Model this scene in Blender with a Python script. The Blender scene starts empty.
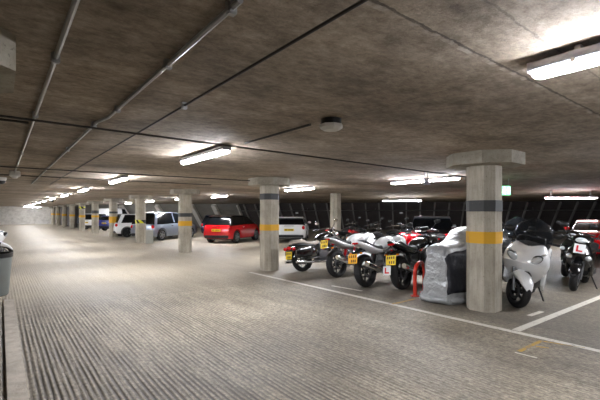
import bpy, bmesh, math, random
from mathutils import Vector, Matrix
random.seed(7)
C = bpy.context.scene.collection
sc = bpy.context.scene
PI = math.pi
EYE = 1.5
YAW = math.radians(37.9)
FPX = 385.0
HOR = 213.4
CEIL = 2.42

# ------------------------------------------------------------------ camera
cam = bpy.data.cameras.new('camera'); camo = bpy.data.objects.new('camera', cam); C.objects.link(camo)
cam.sensor_width = 36; cam.lens = FPX/600*36; cam.shift_y = (HOR-200)/600
cam.clip_start = 0.05; cam.clip_end = 300
camo.location = (0, 0, EYE); camo.rotation_euler = (PI/2, 0, -YAW)
sc.camera = camo
# ------------------------------------------------------------------ world, exposure
w = bpy.data.worlds.new('world'); sc.world = w; w.use_nodes = True
w.node_tree.nodes['Background'].inputs[0].default_value = (0.75, 0.8, 0.9, 1)
w.node_tree.nodes['Background'].inputs[1].default_value = 0.02
sc.view_settings.view_transform = 'Standard'; sc.view_settings.look = 'None'
sc.view_settings.gamma = 1; sc.view_settings.use_curve_mapping = False
sc.view_settings.exposure = 2.05
TUBE = 60.0      # strength of every fluorescent diffuser

def P(px, py, z=0.0):
    """point of the photo at height z -> world"""
    zc = FPX*(EYE-z)/(py-HOR); xc = (px-300)/FPX*zc
    return W(xc, zc, z)
def W(xc, zc, z=0.0):
    return Vector((xc*math.cos(YAW)+zc*math.sin(YAW), -xc*math.sin(YAW)+zc*math.cos(YAW), z))
def D(px, zc, z=0.0):
    return W((px-300)/FPX*zc, zc, z)

# ------------------------------------------------------------------ materials
def new(name):
    m = bpy.data.materials.new(name); m.use_nodes = True
    nt = m.node_tree; return m, nt, nt.nodes['Principled BSDF']
def nd(nt, t, **k):
    n = nt.nodes.new(t)
    for a, b in k.items(): setattr(n, a, b)
    return n
def rgb(h):
    h = h.lstrip('#'); v = [int(h[i:i+2], 16)/255 for i in (0, 2, 4)]
    return tuple((c/12.92 if c <= .04045 else ((c+.055)/1.055)**2.4) for c in v)+(1,)
def mat(name, col, rough=.5, metal=0, var=.12, scale=8, bump=0, coat=0, alpha=1, emit=0, trans=0):
    m, nt, b = new(name)
    c = rgb(col)
    tc = nd(nt, 'ShaderNodeTexCoord'); no = nd(nt, 'ShaderNodeTexNoise')
    no.inputs['Scale'].default_value = scale; no.inputs['Detail'].default_value = 4
    nt.links.new(tc.outputs['Object'], no.inputs['Vector'])
    mx = nd(nt, 'ShaderNodeMix', data_type='RGBA')
    mx.inputs[6].default_value = tuple(x*(1-var) for x in c[:3])+(1,)
    mx.inputs[7].default_value = tuple(min(1, x*(1+var)) for x in c[:3])+(1,)
    nt.links.new(no.outputs['Fac'], mx.inputs[0]); nt.links.new(mx.outputs[2], b.inputs['Base Color'])
    b.inputs['Roughness'].default_value = rough; b.inputs['Metallic'].default_value = metal
    b.inputs['Coat Weight'].default_value = coat
    if alpha < 1: b.inputs['Alpha'].default_value = alpha
    if trans: b.inputs['Transmission Weight'].default_value = trans
    if emit:
        b.inputs['Emission Color'].default_value = c; b.inputs['Emission Strength'].default_value = emit
    if bump:
        bp = nd(nt, 'ShaderNodeBump'); bp.inputs['Strength'].default_value = bump; bp.inputs['Distance'].default_value = .05 if 'cover' in name else .01
        nt.links.new(no.outputs['Fac'], bp.inputs['Height']); nt.links.new(bp.outputs[0], b.inputs['Normal'])
    return m

def math_(nt, op, a, b=None, c=None):
    n = nd(nt, 'ShaderNodeMath', operation=op)
    for i, v in enumerate((a, b, c)):
        if v is None: continue
        if isinstance(v, (int, float)): n.inputs[i].default_value = v
        else: nt.links.new(v, n.inputs[i])
    return n.outputs[0]
def ramp(nt, fac, stops):
    r = nd(nt, 'ShaderNodeValToRGB'); e = r.color_ramp.elements
    while len(e) > 1: e.remove(e[-1])
    e[0].position = stops[0][0]; e[0].color = stops[0][1]
    for p, c in stops[1:]:
        x = e.new(p); x.color = c
    nt.links.new(fac, r.inputs[0]); return r.outputs[0]
def noise(nt, vec, scale, detail=5, rough=.6, sx=1, sy=1, sz=1):
    mp = nd(nt, 'ShaderNodeMapping'); mp.inputs['Scale'].default_value = (sx, sy, sz)
    nt.links.new(vec, mp.inputs['Vector'])
    n = nd(nt, 'ShaderNodeTexNoise'); n.inputs['Scale'].default_value = scale
    n.inputs['Detail'].default_value = detail; n.inputs['Roughness'].default_value = rough
    nt.links.new(mp.outputs[0], n.inputs['Vector']); return n.outputs['Fac']
def mixc(nt, fac, a, b, mode='MIX'):
    n = nd(nt, 'ShaderNodeMix', data_type='RGBA', blend_type=mode)
    for i, v in ((0, fac), (6, a), (7, b)):
        if isinstance(v, (int, float)): n.inputs[i].default_value = v
        elif isinstance(v, tuple): n.inputs[i].default_value = v
        else: nt.links.new(v, n.inputs[i])
    return n.outputs[2]

def floor_material():
    m, nt, b = new('grooved_concrete_floor')
    tc = nd(nt, 'ShaderNodeTexCoord'); o = tc.outputs['Object']
    sp = nd(nt, 'ShaderNodeSeparateXYZ'); nt.links.new(o, sp.inputs[0])
    x, y = sp.outputs[0], sp.outputs[1]
    wob = noise(nt, o, 1.0, 2, sx=.5, sy=.12)
    wob2 = noise(nt, o, 14, 3, sx=1, sy=.12)
    xx = math_(nt, 'ADD', x, math_(nt, 'MULTIPLY', wob, .022))
    xx = math_(nt, 'ADD', xx, math_(nt, 'MULTIPLY', wob2, .008))
    s = math_(nt, 'SINE', math_(nt, 'MULTIPLY', xx, 2*PI/.046))
    depth = ramp(nt, noise(nt, o, 9, 3, sx=1.6, sy=.15), [(.35, (.25, .25, .25, 1)), (.6, (1, 1, 1, 1))])
    ridge = math_(nt, 'SUBTRACT', 1, math_(nt, 'MULTIPLY', math_(nt, 'MULTIPLY_ADD', s, -.5, .5), depth))
    # grooves are worn away in patches and outside the aisle
    worn = noise(nt, o, .8, 4, sy=.35)
    worn = ramp(nt, worn, [(.30, (.35, .35, .35, 1)), (.5, (1, 1, 1, 1))])
    aisle = nd(nt, 'ShaderNodeMapRange'); nt.links.new(x, aisle.inputs[0])
    aisle.inputs[1].default_value = 3.4; aisle.inputs[2].default_value = 1.9; aisle.inputs[3].default_value = .3; aisle.inputs[4].default_value = 1
    far = nd(nt, 'ShaderNodeMapRange'); nt.links.new(y, far.inputs[0])
    far.inputs[1].default_value = 7.4; far.inputs[2].default_value = 6.4; far.inputs[3].default_value = .35; far.inputs[4].default_value = 1
    gf = math_(nt, 'MULTIPLY', math_(nt, 'MULTIPLY', worn, aisle.outputs[0]), far.outputs[0])
    big = noise(nt, o, .45, 6, .65)
    fine = noise(nt, o, 26, 6, .7)
    streak = noise(nt, o, 2.2, 6, .7, sx=2.2, sy=.22)
    speck = noise(nt, o, 30, 5, .9, sy=.45)
    c = ramp(nt, big, [(.32, rgb('80776a')), (.5, rgb('9a907f')), (.68, rgb('b3a997'))])
    c = mixc(nt, .8, c, ramp(nt, streak, [(.30, (.55, .54, .52, 1)), (.6, (1, 1, 1, 1))]), 'MULTIPLY')
    c = mixc(nt, .75, c, ramp(nt, fine, [(.32, (.55, .53, .5, 1)), (.58, (1, 1, 1, 1)), (.75, (1.2, 1.2, 1.2, 1))]), 'MULTIPLY')
    c = mixc(nt, .85, c, ramp(nt, speck, [(.38, (.3, .29, .27, 1)), (.5, (.95, .95, .95, 1)), (.62, (1.5, 1.5, 1.5, 1))]), 'MULTIPLY')
    # dirt lies in the grooves
    dirt = math_(nt, 'MINIMUM', math_(nt, 'MULTIPLY', math_(nt, 'MULTIPLY', math_(nt, 'SUBTRACT', 1, ridge), gf), 1.35), 1)
    c = mixc(nt, math_(nt, 'MULTIPLY', dirt, .9), c, rgb('3d352c'))
    # transverse day joint, and a darker tone over the parking bay
    j = math_(nt, 'LESS_THAN', math_(nt, 'ABSOLUTE', math_(nt, 'SUBTRACT', math_(nt, 'ADD', y, math_(nt, 'MULTIPLY', x, .12)), 7.55)), .02)
    c = mixc(nt, math_(nt, 'MULTIPLY', j, .5), c, rgb('4a4138'))
    bay = nd(nt, 'ShaderNodeMapRange'); nt.links.new(x, bay.inputs[0])
    bay.inputs[1].default_value = 5.0; bay.inputs[2].default_value = 5.6; bay.inputs[3].default_value = 0; bay.inputs[4].default_value = .45
    yb = math_(nt, 'LESS_THAN', y, 9)
    c = mixc(nt, math_(nt, 'MULTIPLY', bay.outputs[0], yb), c, rgb('55514b'))
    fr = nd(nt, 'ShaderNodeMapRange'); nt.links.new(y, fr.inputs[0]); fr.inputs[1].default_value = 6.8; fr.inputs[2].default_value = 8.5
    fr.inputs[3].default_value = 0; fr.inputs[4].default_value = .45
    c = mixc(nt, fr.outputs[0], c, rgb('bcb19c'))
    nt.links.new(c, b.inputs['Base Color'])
    r = ramp(nt, big, [(.3, (.5, .5, .5, 1)), (.7, (.72, .72, .72, 1))]); nt.links.new(r, b.inputs['Roughness'])
    h = math_(nt, 'ADD', math_(nt, 'MULTIPLY', math_(nt, 'MULTIPLY', ridge, gf), 1.0), math_(nt, 'MULTIPLY', fine, .6))
    bp = nd(nt, 'ShaderNodeBump'); bp.inputs['Strength'].default_value = .7; bp.inputs['Distance'].default_value = .012
    nt.links.new(h, bp.inputs['Height']); nt.links.new(bp.outputs[0], b.inputs['Normal'])
    return m

def ceiling_material():
    m, nt, b = new('stained_board_marked_concrete')
    tc = nd(nt, 'ShaderNodeTexCoord'); o = tc.outputs['Object']
    sp = nd(nt, 'ShaderNodeSeparateXYZ'); nt.links.new(o, sp.inputs[0])
    x, y = sp.outputs[0], sp.outputs[1]
    big = noise(nt, o, .5, 6, .65, sx=1, sy=1.6)
    mid = noise(nt, o, 2.3, 8, .75, sx=.85, sy=1.3)
    fine = noise(nt, o, 22, 6, .8, sx=.6)
    spot = noise(nt, o, 5, 6, .8)
    c = ramp(nt, big, [(.3, rgb('7f7364')), (.5, rgb('a09383')), (.7, rgb('b8aa97'))])
    c = mixc(nt, .75, c, ramp(nt, mid, [(.33, (.45, .43, .4, 1)), (.6, (1.1, 1.1, 1.1, 1))]), 'MULTIPLY')
    c = mixc(nt, .9, c, ramp(nt, fine, [(.35, (.6, .58, .56, 1)), (.65, (1.2, 1.2, 1.2, 1))]), 'MULTIPLY')
    c = mixc(nt, .7, c, ramp(nt, spot, [(.3, (.55, .52, .5, 1)), (.55, (1.08, 1.08, 1.08, 1))]), 'MULTIPLY')
    wob = math_(nt, 'MULTIPLY', noise(nt, o, 9, 4), .05)
    def line(v, pos, wdt, amt, c):
        k = math_(nt, 'LESS_THAN', math_(nt, 'ABSOLUTE', math_(nt, 'SUBTRACT', math_(nt, 'ADD', v, wob), pos+.025)), wdt)
        return mixc(nt, math_(nt, 'MULTIPLY', k, amt), c, rgb('2c2721')), k
    c, k1 = line(y, 1.12, .010, .65, c)
    c, k2 = line(y, .82, .007, .4, c)
    c, k3 = line(x, 2.62, .006, .35, c)
    c, k4 = line(y, 2.95, .006, .3, c)
    c, k5 = line(y, 6.6, .008, .35, c)
    # pale grout lip along the main joint
    lip = math_(nt, 'LESS_THAN', math_(nt, 'ABSOLUTE', math_(nt, 'SUBTRACT', math_(nt, 'ADD', y, wob), 1.165)), .016)
    lip = math_(nt, 'MULTIPLY', lip, ramp(nt, noise(nt, o, 7, 4), [(.45, (0, 0, 0, 1)), (.6, (1, 1, 1, 1))]))
    c = mixc(nt, math_(nt, 'MULTIPLY', lip, .8), c, rgb('b8ada0'))
    # tone alternates in darker and lighter bands along the aisle
    st = math_(nt, 'FRACT', math_(nt, 'DIVIDE', math_(nt, 'SUBTRACT', y, 1.12), 2.95))
    bandc = ramp(nt, st, [(0, (.88, .88, .88, 1)), (.49, (.9, .9, .9, 1)), (.52, (1.08, 1.07, 1.06, 1)), (.97, (1.05, 1.05, 1.05, 1)), (1, (.88, .88, .88, 1))])
    c = mixc(nt, 1, c, bandc, 'MULTIPLY')
    nt.links.new(c, b.inputs['Base Color']); b.inputs['Roughness'].default_value = .9
    h = math_(nt, 'SUBTRACT', math_(nt, 'ADD', math_(nt, 'MULTIPLY', mid, 1.5), math_(nt, 'MULTIPLY', fine, .4)), math_(nt, 'MULTIPLY', k1, 1))
    bp = nd(nt, 'ShaderNodeBump'); bp.inputs['Strength'].default_value = .5; bp.inputs['Distance'].default_value = .02
    nt.links.new(h, bp.inputs['Height']); nt.links.new(bp.outputs[0], b.inputs['Normal'])
    return m

def concrete(name, a, b_, c_, sx=6, sz=.6):
    m, nt, b = new(name)
    tc = nd(nt, 'ShaderNodeTexCoord'); o = tc.outputs['Object']
    n1 = noise(nt, o, 1.8, 6, .7); n2 = noise(nt, o, 3, 6, .7, sx=sx, sy=sx, sz=sz); n3 = noise(nt, o, 40, 3, .7)
    c = ramp(nt, n1, [(.3, rgb(a)), (.5, rgb(b_)), (.72, rgb(c_))])
    c = mixc(nt, .7, c, ramp(nt, n2, [(.3, (.62, .6, .57, 1)), (.58, (1.05, 1.05, 1.05, 1))]), 'MULTIPLY')
    c = mixc(nt, .8, c, ramp(nt, n3, [(.28, (.35, .33, .3, 1)), (.4, (1, 1, 1, 1))]), 'MULTIPLY')
    nt.links.new(c, b.inputs['Base Color']); b.inputs['Roughness'].default_value = .8
    bp = nd(nt, 'ShaderNodeBump'); bp.inputs['Strength'].default_value = .35; bp.inputs['Distance'].default_value = .01
    nt.links.new(n3, bp.inputs['Height']); nt.links.new(bp.outputs[0], b.inputs['Normal'])
    return m

def worn_paint(name, col, under, amt=.45, scale=9):
    m, nt, b = new(name)
    tc = nd(nt, 'ShaderNodeTexCoord'); o = tc.outputs['Object']
    n = noise(nt, o, scale, 6, .75)
    f = ramp(nt, n, [(amt-.07, (1, 1, 1, 1)), (amt+.05, (0, 0, 0, 1))])
    c = mixc(nt, f, rgb(col), rgb(under)); nt.links.new(c, b.inputs['Base Color']); b.inputs['Roughness'].default_value = .6
    return m
def hazard():
    m, nt, b = new('hazard_tape')
    tc = nd(nt, 'ShaderNodeTexCoord'); sp = nd(nt, 'ShaderNodeSeparateXYZ'); nt.links.new(tc.outputs['Object'], sp.inputs[0])
    v = math_(nt, 'ADD', math_(nt, 'SUBTRACT', sp.outputs[0], sp.outputs[1]), sp.outputs[2])
    f = math_(nt, 'LESS_THAN', math_(nt, 'FRACT', math_(nt, 'MULTIPLY', v, 2.6)), .5)
    c = mixc(nt, f, rgb('1b1c1a'), rgb('d8d820')); nt.links.new(c, b.inputs['Base Color']); b.inputs['Roughness'].default_value = .5
    return m

M = dict(
    floor=floor_material(), ceiling=ceiling_material(),
    column=concrete('column_concrete', '9a9384', 'b0a99a', 'c0b9aa'),
    capital=concrete('capital_concrete', '8d8779', 'a09a8c', 'aea89a', 3, 3),
    farwall=concrete('whitewashed_concrete', 'e2dfd8', 'e2dfd8', 'ebe9e4', 1, 1),
    wall=concrete('side_wall_concrete', '6d675e', '7a746a', '888278', 1, 2),
    dark=mat('dark_soffit_boards', '4b4543', .9, var=.35, scale=1.2),
    soffit=mat('lamplit_grey_soffit', '85827b', .9, var=.25, scale=1.5),
    rib=mat('raking_rib', '8b8883', .8, var=.2, scale=3),
    strut=mat('pale_raking_strut', 'dedad2', .7, var=.06, scale=3),
    kerb=concrete('kerb_concrete', 'a0978a', 'b3aa9d', 'c2b9ac', 2, 2),
    white_line=worn_paint('worn_white_paint', 'cfcabf', '8f867a', .40, 12),
    yellow_line=worn_paint('worn_yellow_paint', 'b9933c', '857a68', .47, 14),
    yellow_band=worn_paint('yellow_column_paint', 'd6a21e', 'b09a60', .33, 5),
    dark_band=worn_paint('dark_column_paint', '3a3b3c', '6a675f', .33, 5),
    pale_band=mat('faded_dark_paint', '8b887f', .7),
    hazard=hazard(),
    galv=mat('galvanised_steel', '9c9c9a', .35, .8, var=.2, scale=20),
    conduit=mat('dark_conduit', '2b2724', .5, .2),
    fixture=mat('fixture_grey_plastic', 'a8a8b4', .5),
    tube=mat('lit_diffuser', 'f6f8ff', .4, emit=TUBE, var=0),
    black=mat('black_plastic', '141415', .38, var=.2),
    gloss_black=mat('gloss_black_paint', '0b0b0d', .18, coat=.8),
    rubber=mat('tyre_rubber', '1a1a1b', .75, var=.25, scale=25, bump=.3),
    chrome=mat('chrome', 'd8d8da', .12, 1, var=.03),
    steel=mat('engine_alloy', '6d6e70', .4, .8, var=.2, scale=14),
    rim=mat('alloy_rim', 'b4b6ba', .3, .8),
    darkrim=mat('dark_rim', '2a2b2d', .35, .6),
    glass=mat('tinted_car_glass', '0b0e11', .16, 0, coat=0, var=.05),
    screen=mat('smoked_screen', '22262b', .05, 0, alpha=.55),
    clear=mat('clear_lens', 'dfe4e8', .12, .3, coat=1),
    red=mat('red_paint', 'd0101c', .22, coat=1, var=.04),
    dkred=mat('dark_red_paint', 'a50d16', .22, coat=1, var=.04),
    white=mat('white_paint', 'f2f3f4', .25, coat=.8, var=.02),
    silver=mat('silver_paint', '8b93a0', .3, .55, coat=.8, var=.04),
    greysil=mat('grey_fairing', 'a9aaa8', .35, .3, coat=.5, var=.05),
    navy=mat('navy_paint', '141d30', .25, coat=.8),
    blue=mat('blue_paint', '28388c', .3, coat=.6),
    tail=mat('red_lens', 'c8101a', .2, coat=.8, emit=.03),
    amber=mat('amber_lens', 'f08a10', .25, coat=.6),
    plate=mat('yellow_plate', 'f0cc10', .45, var=.03),
    plate_o=mat('orange_yellow_plate', 'f4b020', .45, var=.05),
    ink=mat('plate_characters', '15130c', .6),
    wplate=mat('white_plate', 'eeeeee', .5, var=.02),
    lred=mat('learner_red', 'd4141c', .5),
    seat=mat('black_vinyl_seat', '1c1b1c', .55, var=.2, scale=30, bump=.2),
    tan=mat('pale_seat_vinyl', 'b3a79a', .45, var=.12),
    hoop=mat('red_hoop_paint', 'd0301c', .4, coat=.3, var=.12),
    cov_s=mat('silver_cover_cloth', 'a9abac', .4, .35, var=.25, scale=7, bump=1.0),
    cov_b=mat('black_cover_cloth', '24252c', .5, 0, var=.2, scale=10, bump=.5),
    bin=mat('grey_plastic_tub', '767b79', .6, var=.12, scale=5),
    soil=mat('dark_litter', '1e1713', .9, var=.5, scale=40, bump=.6),
    bollard=mat('pale_grey_box', 'a5a59c', .6, var=.1),
    exit=mat('lit_green_sign', '6fd596', .4, emit=.9, var=0),
    exitw=mat('lit_white_pictogram', 'e8fff0', .4, emit=1.6, var=0),
    ivory=mat('ivory_plastic', 'cfcdc6', .5),
)

# ------------------------------------------------------------------ mesh builder
class MB:
    def __init__(s): s.v = []; s.f = []
    def add(s, vs, fs, mx=None):
        b = len(s.v)
        s.v += [tuple(mx @ Vector(q)) if mx else tuple(q) for q in vs]
        s.f += [tuple(i+b for i in f) for f in fs]; return s
    def box(s, c, d, rot=None, bev=0):
        bm = bmesh.new(); bmesh.ops.create_cube(bm, size=1)
        for v in bm.verts: v.co = Vector((v.co.x*d[0], v.co.y*d[1], v.co.z*d[2]))
        if bev: bmesh.ops.bevel(bm, geom=list(bm.edges), offset=bev, segments=2, affect='EDGES')
        mx = Matrix.Translation(c)
        if rot: mx = mx @ Matrix.Rotation(rot[2], 4, 'Z') @ Matrix.Rotation(rot[1], 4, 'Y') @ Matrix.Rotation(rot[0], 4, 'X')
        bm.verts.index_update()
        s.add([v.co for v in bm.verts], [[v.index for v in f.verts] for f in bm.faces], mx); bm.free(); return s
    def tube(s, pts, r, n=10, r2=None, cap=True):
        pts = [Vector(p) for p in pts]; k = len(pts); vs = []; fs = []; prev = None
        for i, p in enumerate(pts):
            t = (pts[min(i+1, k-1)]-pts[max(i-1, 0)]).normalized()
            if prev is None:
                a = Vector((0, 0, 1)) if abs(t.z) < .9 else Vector((1, 0, 0)); u = t.cross(a).normalized()
            else: u = (prev-t*prev.dot(t)).normalized()
            prev = u; v = t.cross(u); rr = r if r2 is None else r+(r2-r)*i/(k-1)
            for j in range(n):
                q = 2*PI*j/n; vs.append(p+u*math.cos(q)*rr+v*math.sin(q)*rr)
        for i in range(k-1):
            for j in range(n): fs.append((i*n+j, i*n+(j+1) % n, (i+1)*n+(j+1) % n, (i+1)*n+j))
        if cap: fs += [tuple(range(n-1, -1, -1)), tuple((k-1)*n+j for j in range(n))]
        return s.add(vs, fs)
    def lathe(s, prof, c, axis='z', n=24, closed=False):
        """prof: (radius, along)"""
        vs = []; fs = []; k = len(prof)
        for r, h in prof:
            for j in range(n):
                q = 2*PI*j/n; a, b = r*math.cos(q), r*math.sin(q)
                vs.append({'z': (a, b, h), 'y': (a, h, -b), 'x': (h, a, b)}[axis])
        for i in range(k if closed else k-1):
            for j in range(n):
                i2 = (i+1) % k; fs.append((i*n+j, i*n+(j+1) % n, i2*n+(j+1) % n, i2*n+j))
        if not closed: fs += [tuple(range(n-1, -1, -1)), tuple((k-1)*n+j for j in range(n))]
        return s.add(vs, fs, Matrix.Translation(c))
    def loft(s, st, axis='x', n=18, p=2.4):
        """st: (along, other, r_y, r_o): centre at along/other, radii across (y) and along 'other'"""
        vs = []; fs = []
        for q in st:
            a, o, ry, ro = q[:4]; yc = q[4] if len(q) > 4 else 0
            for j in range(n):
                t = 2*PI*j/n; c_, s_ = math.cos(t), math.sin(t)
                y = yc+ry*math.copysign(abs(c_)**(2/p), c_); z = o+ro*math.copysign(abs(s_)**(2/p), s_)
                vs.append((a, y, z) if axis == 'x' else (z, y, a))
        k = len(st)
        for i in range(k-1):
            for j in range(n): fs.append((i*n+j, i*n+(j+1) % n, (i+1)*n+(j+1) % n, (i+1)*n+j))
        fs += [tuple(range(n-1, -1, -1)), tuple((k-1)*n+j for j in range(n))]
        return s.add(vs, fs)
    def ell(s, c, r, rot=None, n=14):
        vs = []; fs = []; m = n//2
        for i in range(1, m):
            a = PI*i/m
            for j in range(n):
                b = 2*PI*j/n; vs.append((r[0]*math.sin(a)*math.cos(b), r[1]*math.sin(a)*math.sin(b), r[2]*math.cos(a)))
        vs += [(0, 0, r[2]), (0, 0, -r[2])]; t = len(vs)-2
        for i in range(m-2):
            for j in range(n): fs.append((i*n+j, (i+1)*n+j, (i+1)*n+(j+1) % n, i*n+(j+1) % n))
        for j in range(n):
            fs.append((t, j, (j+1) % n)); fs.append((t+1, (m-2)*n+(j+1) % n, (m-2)*n+j))
        mx = Matrix.Translation(c)
        if rot: mx = mx @ Matrix.Rotation(rot[2], 4, 'Z') @ Matrix.Rotation(rot[1], 4, 'Y') @ Matrix.Rotation(rot[0], 4, 'X')
        return s.add(vs, fs, mx)
    def prism(s, pts, hw, inset=.0, rnd=.0, yc=0):
        """side outline (x,z) extruded over y; hw: number or f(x,z); rnd: rounding of the flanks"""
        n = len(pts); f = hw if callable(hw) else (lambda x, z: hw)
        ins = []
        area = sum(pts[i][0]*pts[(i+1) % n][1]-pts[(i+1) % n][0]*pts[i][1] for i in range(n)); sg = 1 if area > 0 else -1
        for i in range(n):
            a, b, c = Vector(pts[i-1]), Vector(pts[i]), Vector(pts[(i+1) % n])
            t1 = (b-a).normalized(); t2 = (c-b).normalized()
            nn = Vector((-(t1+t2).y, (t1+t2).x))*sg
            if nn.length < 1e-6: nn = Vector((-t1.y, t1.x))*sg
            ins.append(b+nn.normalized()*inset)
        rows = []
        if rnd: spec = [(-1, 0, 1), (-1, rnd*.3, .35), (-1, rnd, 0), (1, rnd, 0), (1, rnd*.3, .35), (1, 0, 1)]
        else: spec = [(-1, 0, 0), (1, 0, 0)]
        vs = []
        for sd, dy, k in spec:
            for i in range(n):
                q = Vector(pts[i])*(1-k)+ins[i]*k
                vs.append((q.x, yc+sd*(f(pts[i][0], pts[i][1])-dy), q.y))
        fs = []; R = len(spec)
        for r in range(R-1):
            for i in range(n): fs.append((r*n+i, r*n+(i+1) % n, (r+1)*n+(i+1) % n, (r+1)*n+i))
        fs += [tuple(range(n-1, -1, -1)), tuple((R-1)*n+i for i in range(n))]
        return s.add(vs, fs)
    def build(s, name, m, parent=None, sharp=38, mx=None):
        me = bpy.data.meshes.new(name); me.from_pydata(s.v, [], s.f)
        bm = bmesh.new(); bm.from_mesh(me)
        big = [f for f in bm.faces if len(f.verts) > 4]
        if big: bmesh.ops.triangulate(bm, faces=big)
        bmesh.ops.recalc_face_normals(bm, faces=bm.faces); bm.to_mesh(me); bm.free()
        if mx: me.transform(mx)
        for p in me.polygons: p.use_smooth = True
        me.set_sharp_from_angle(angle=math.radians(sharp))
        me.materials.append(M[m] if isinstance(m, str) else m)
        o = bpy.data.objects.new(name, me); C.objects.link(o)
        if parent: o.parent = parent
        return o

def tag(o, label, cat, group=None, kind=None):
    o['label'] = label; o['category'] = cat
    if group: o['group'] = group
    if kind: o['kind'] = kind
    return o
def thing(name, label, cat, loc=(0, 0, 0), rotz=0, group=None, lean=0):
    o = bpy.data.objects.new(name, None); C.objects.link(o); o.empty_display_size = .1
    o.location = loc; o.rotation_euler = (lean, 0, rotz)
    return tag(o, label, cat, group)
def struct(o): o['kind'] = 'structure'; return o
def copy_tree(o, parent=None):
    c = o.copy(); C.objects.link(c); c.parent = parent
    for ch in list(o.children): copy_tree(ch, c)
    return c
def poly_slab(pts, z0, z1):
    b = MB(); n = len(pts)
    b.add([(x, y, z0) for x, y in pts]+[(x, y, z1) for x, y in pts],
          [tuple(range(n-1, -1, -1)), tuple(range(n, 2*n))]+[(i, (i+1) % n, n+(i+1) % n, n+i) for i in range(n)])
    return b
def head(deg): return PI/2-math.radians(deg)

# ================================================================== SETTING
struct(poly_slab([(-7, -8), (52, -8), (52, 66), (-7, 66)], -.2, 0).build('floor', 'floor'))
A0 = Vector((28.6, 17)); LD = Vector((-.6, .8)); DD = Vector((.8, .6))
def L(t): q = A0+LD*t; return (q.x, q.y)
TE = 37.3
struct(poly_slab([(-7, -8), L(-31.2), L(TE), (6.2, 66), (-7, 66)], CEIL, CEIL+.3).build('ceiling', 'ceiling'))
struct(MB().box((-.4, 64.6, 1.3), (13.4, .3, 2.6)).build('wall_far', 'farwall'))
struct(MB().box((-7.1, 29, 1.3), (.2, 74, 2.6)).build('wall_left', 'wall'))
struct(MB().box((20, -8.1, 1.3), (54, .2, 2.6)).build('wall_behind', 'wall'))
struct(MB().box((6.32, 55.6, 1.3), (.2, 17.8, 2.6)).build('wall_end', 'dark'))
# sloping soffit beyond the slab edge: dark boards at right, grey concrete at left with lamp light painted in
def slope_pt(t, s, off=0):   # s: 0 at the slab edge, 1 at the floor; off: towards the room
    q = A0+LD*t+DD*(s*2.5); n = Vector((-.8*.70, -.6*.70, -.71))
    return Vector((q.x, q.y, CEIL*(1-s)+.02))+n*off
def slope_panel(t0, t1, m, name):
    b = MB(); a = [slope_pt(t0, -.02), slope_pt(t1, -.02), slope_pt(t1, 1), slope_pt(t0, 1)]
    up = Vector((.56, .42, .71))*.12
    b.add(a+[q+up for q in a], [(0, 1, 2, 3), (7, 6, 5, 4), (0, 4, 5, 1), (1, 5, 6, 2), (2, 6, 7, 3), (3, 7, 4, 0)])
    return struct(b.build(name, m))
def T(px):
    t = -30.0
    while t < 45:
        q = A0+LD*t; zc_ = q.x*math.sin(YAW)+q.y*math.cos(YAW); xc_ = q.x*math.cos(YAW)-q.y*math.sin(YAW)
        if 300+FPX*xc_/zc_ < px: return t
        t += .05
    return t
RIBN = [0]
slope_panel(-31.2, 14.0, 'dark', 'wall_sloping')
slope_panel(14.0, T(236), 'dark', 'wall_sloping.001')
slope_panel(T(236), TE+1, 'soffit', 'wall_sloping.002')
def rib(t, wd, dp, m, name, label, cat, grp):
    b = MB(); a, c = slope_pt(t, .02, dp/2), slope_pt(t, .99, dp/2)
    ld = Vector((LD.x, LD.y, 0))*wd/2; n = Vector((-.56, -.42, -.71))*dp/2
    vs = [a-ld-n, a+ld-n, a+ld+n, a-ld+n, c-ld-n, c+ld-n, c+ld+n, c-ld+n]
    b.add(vs, [(0, 1, 2, 3), (7, 6, 5, 4), (0, 4, 5, 1), (1, 5, 6, 2), (2, 6, 7, 3), (3, 7, 4, 0)])
    RIBN[0] += 1
    return struct(b.build('trim_%d' % RIBN[0], m))
tt = -10
k = 0
while tt < T(240):
    rib(tt, .11, .16, 'rib', 'raking_rib', 'slim grey raking rib on the dark sloping back wall', 'rib', 'raking ribs of the dark back wall')
    tt += 1.12; k += 1
for t in (T(214), T(192), T(157), T(121)):
    rib(t, .42, .3, 'strut', 'raking_strut', '', '', None)
rib(T(238), .12, .3, 'strut', 'raking_strut', '', '', None)
b = MB(); b.tube([slope_pt(-31, .2, .3), slope_pt(21, .2, .3)], .032, 6)
for t in range(-30, 21, 6): b.tube([slope_pt(t, .2, .3), slope_pt(t, .2, 0)], .015, 6)
tag(b.build('rail', 'galv'), 'thin horizontal rail running across the dark ribbed back wall', 'rail')

# ================================================================== COLUMNS
def oct_ring(w, c):  # chamfered square outline: flats w, chamfers c
    h = w/2+c*math.sqrt(.5)
    return [(h, -w/2), (h, w/2), (w/2, h), (-w/2, h), (-h, w/2), (-h, -w/2), (-w/2, -h), (w/2, -h)]
def oct_(w, c, z0, z1, grow=0):
    r = oct_ring(w+grow*.8, c+grow*.8); return poly_slab(r, z0, z1)
def column(x, y, label, bands, cap=True, group=None):
    t = thing('concrete_column', label, 'column', (x, y, 0), 0, group)
    oct_(.222, .163, 0, 2.25 if cap else CEIL).build('shaft', 'column', t, sharp=20)
    if cap: oct_(.455, .405, 2.235, CEIL).build('capital', 'capital', t, sharp=20)
    for z0, z1, m in bands:
        nm = {'yellow_band': 'yellow_band', 'dark_band': 'dark_band', 'hazard': 'hazard_band', 'pale_band': 'faded_band'}[m]
        oct_(.222, .163, z0, z1, .008).build(nm, m, t, sharp=20)
    return t
Y_, K_, H_ = 'yellow_band', 'dark_band', 'hazard'
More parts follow.
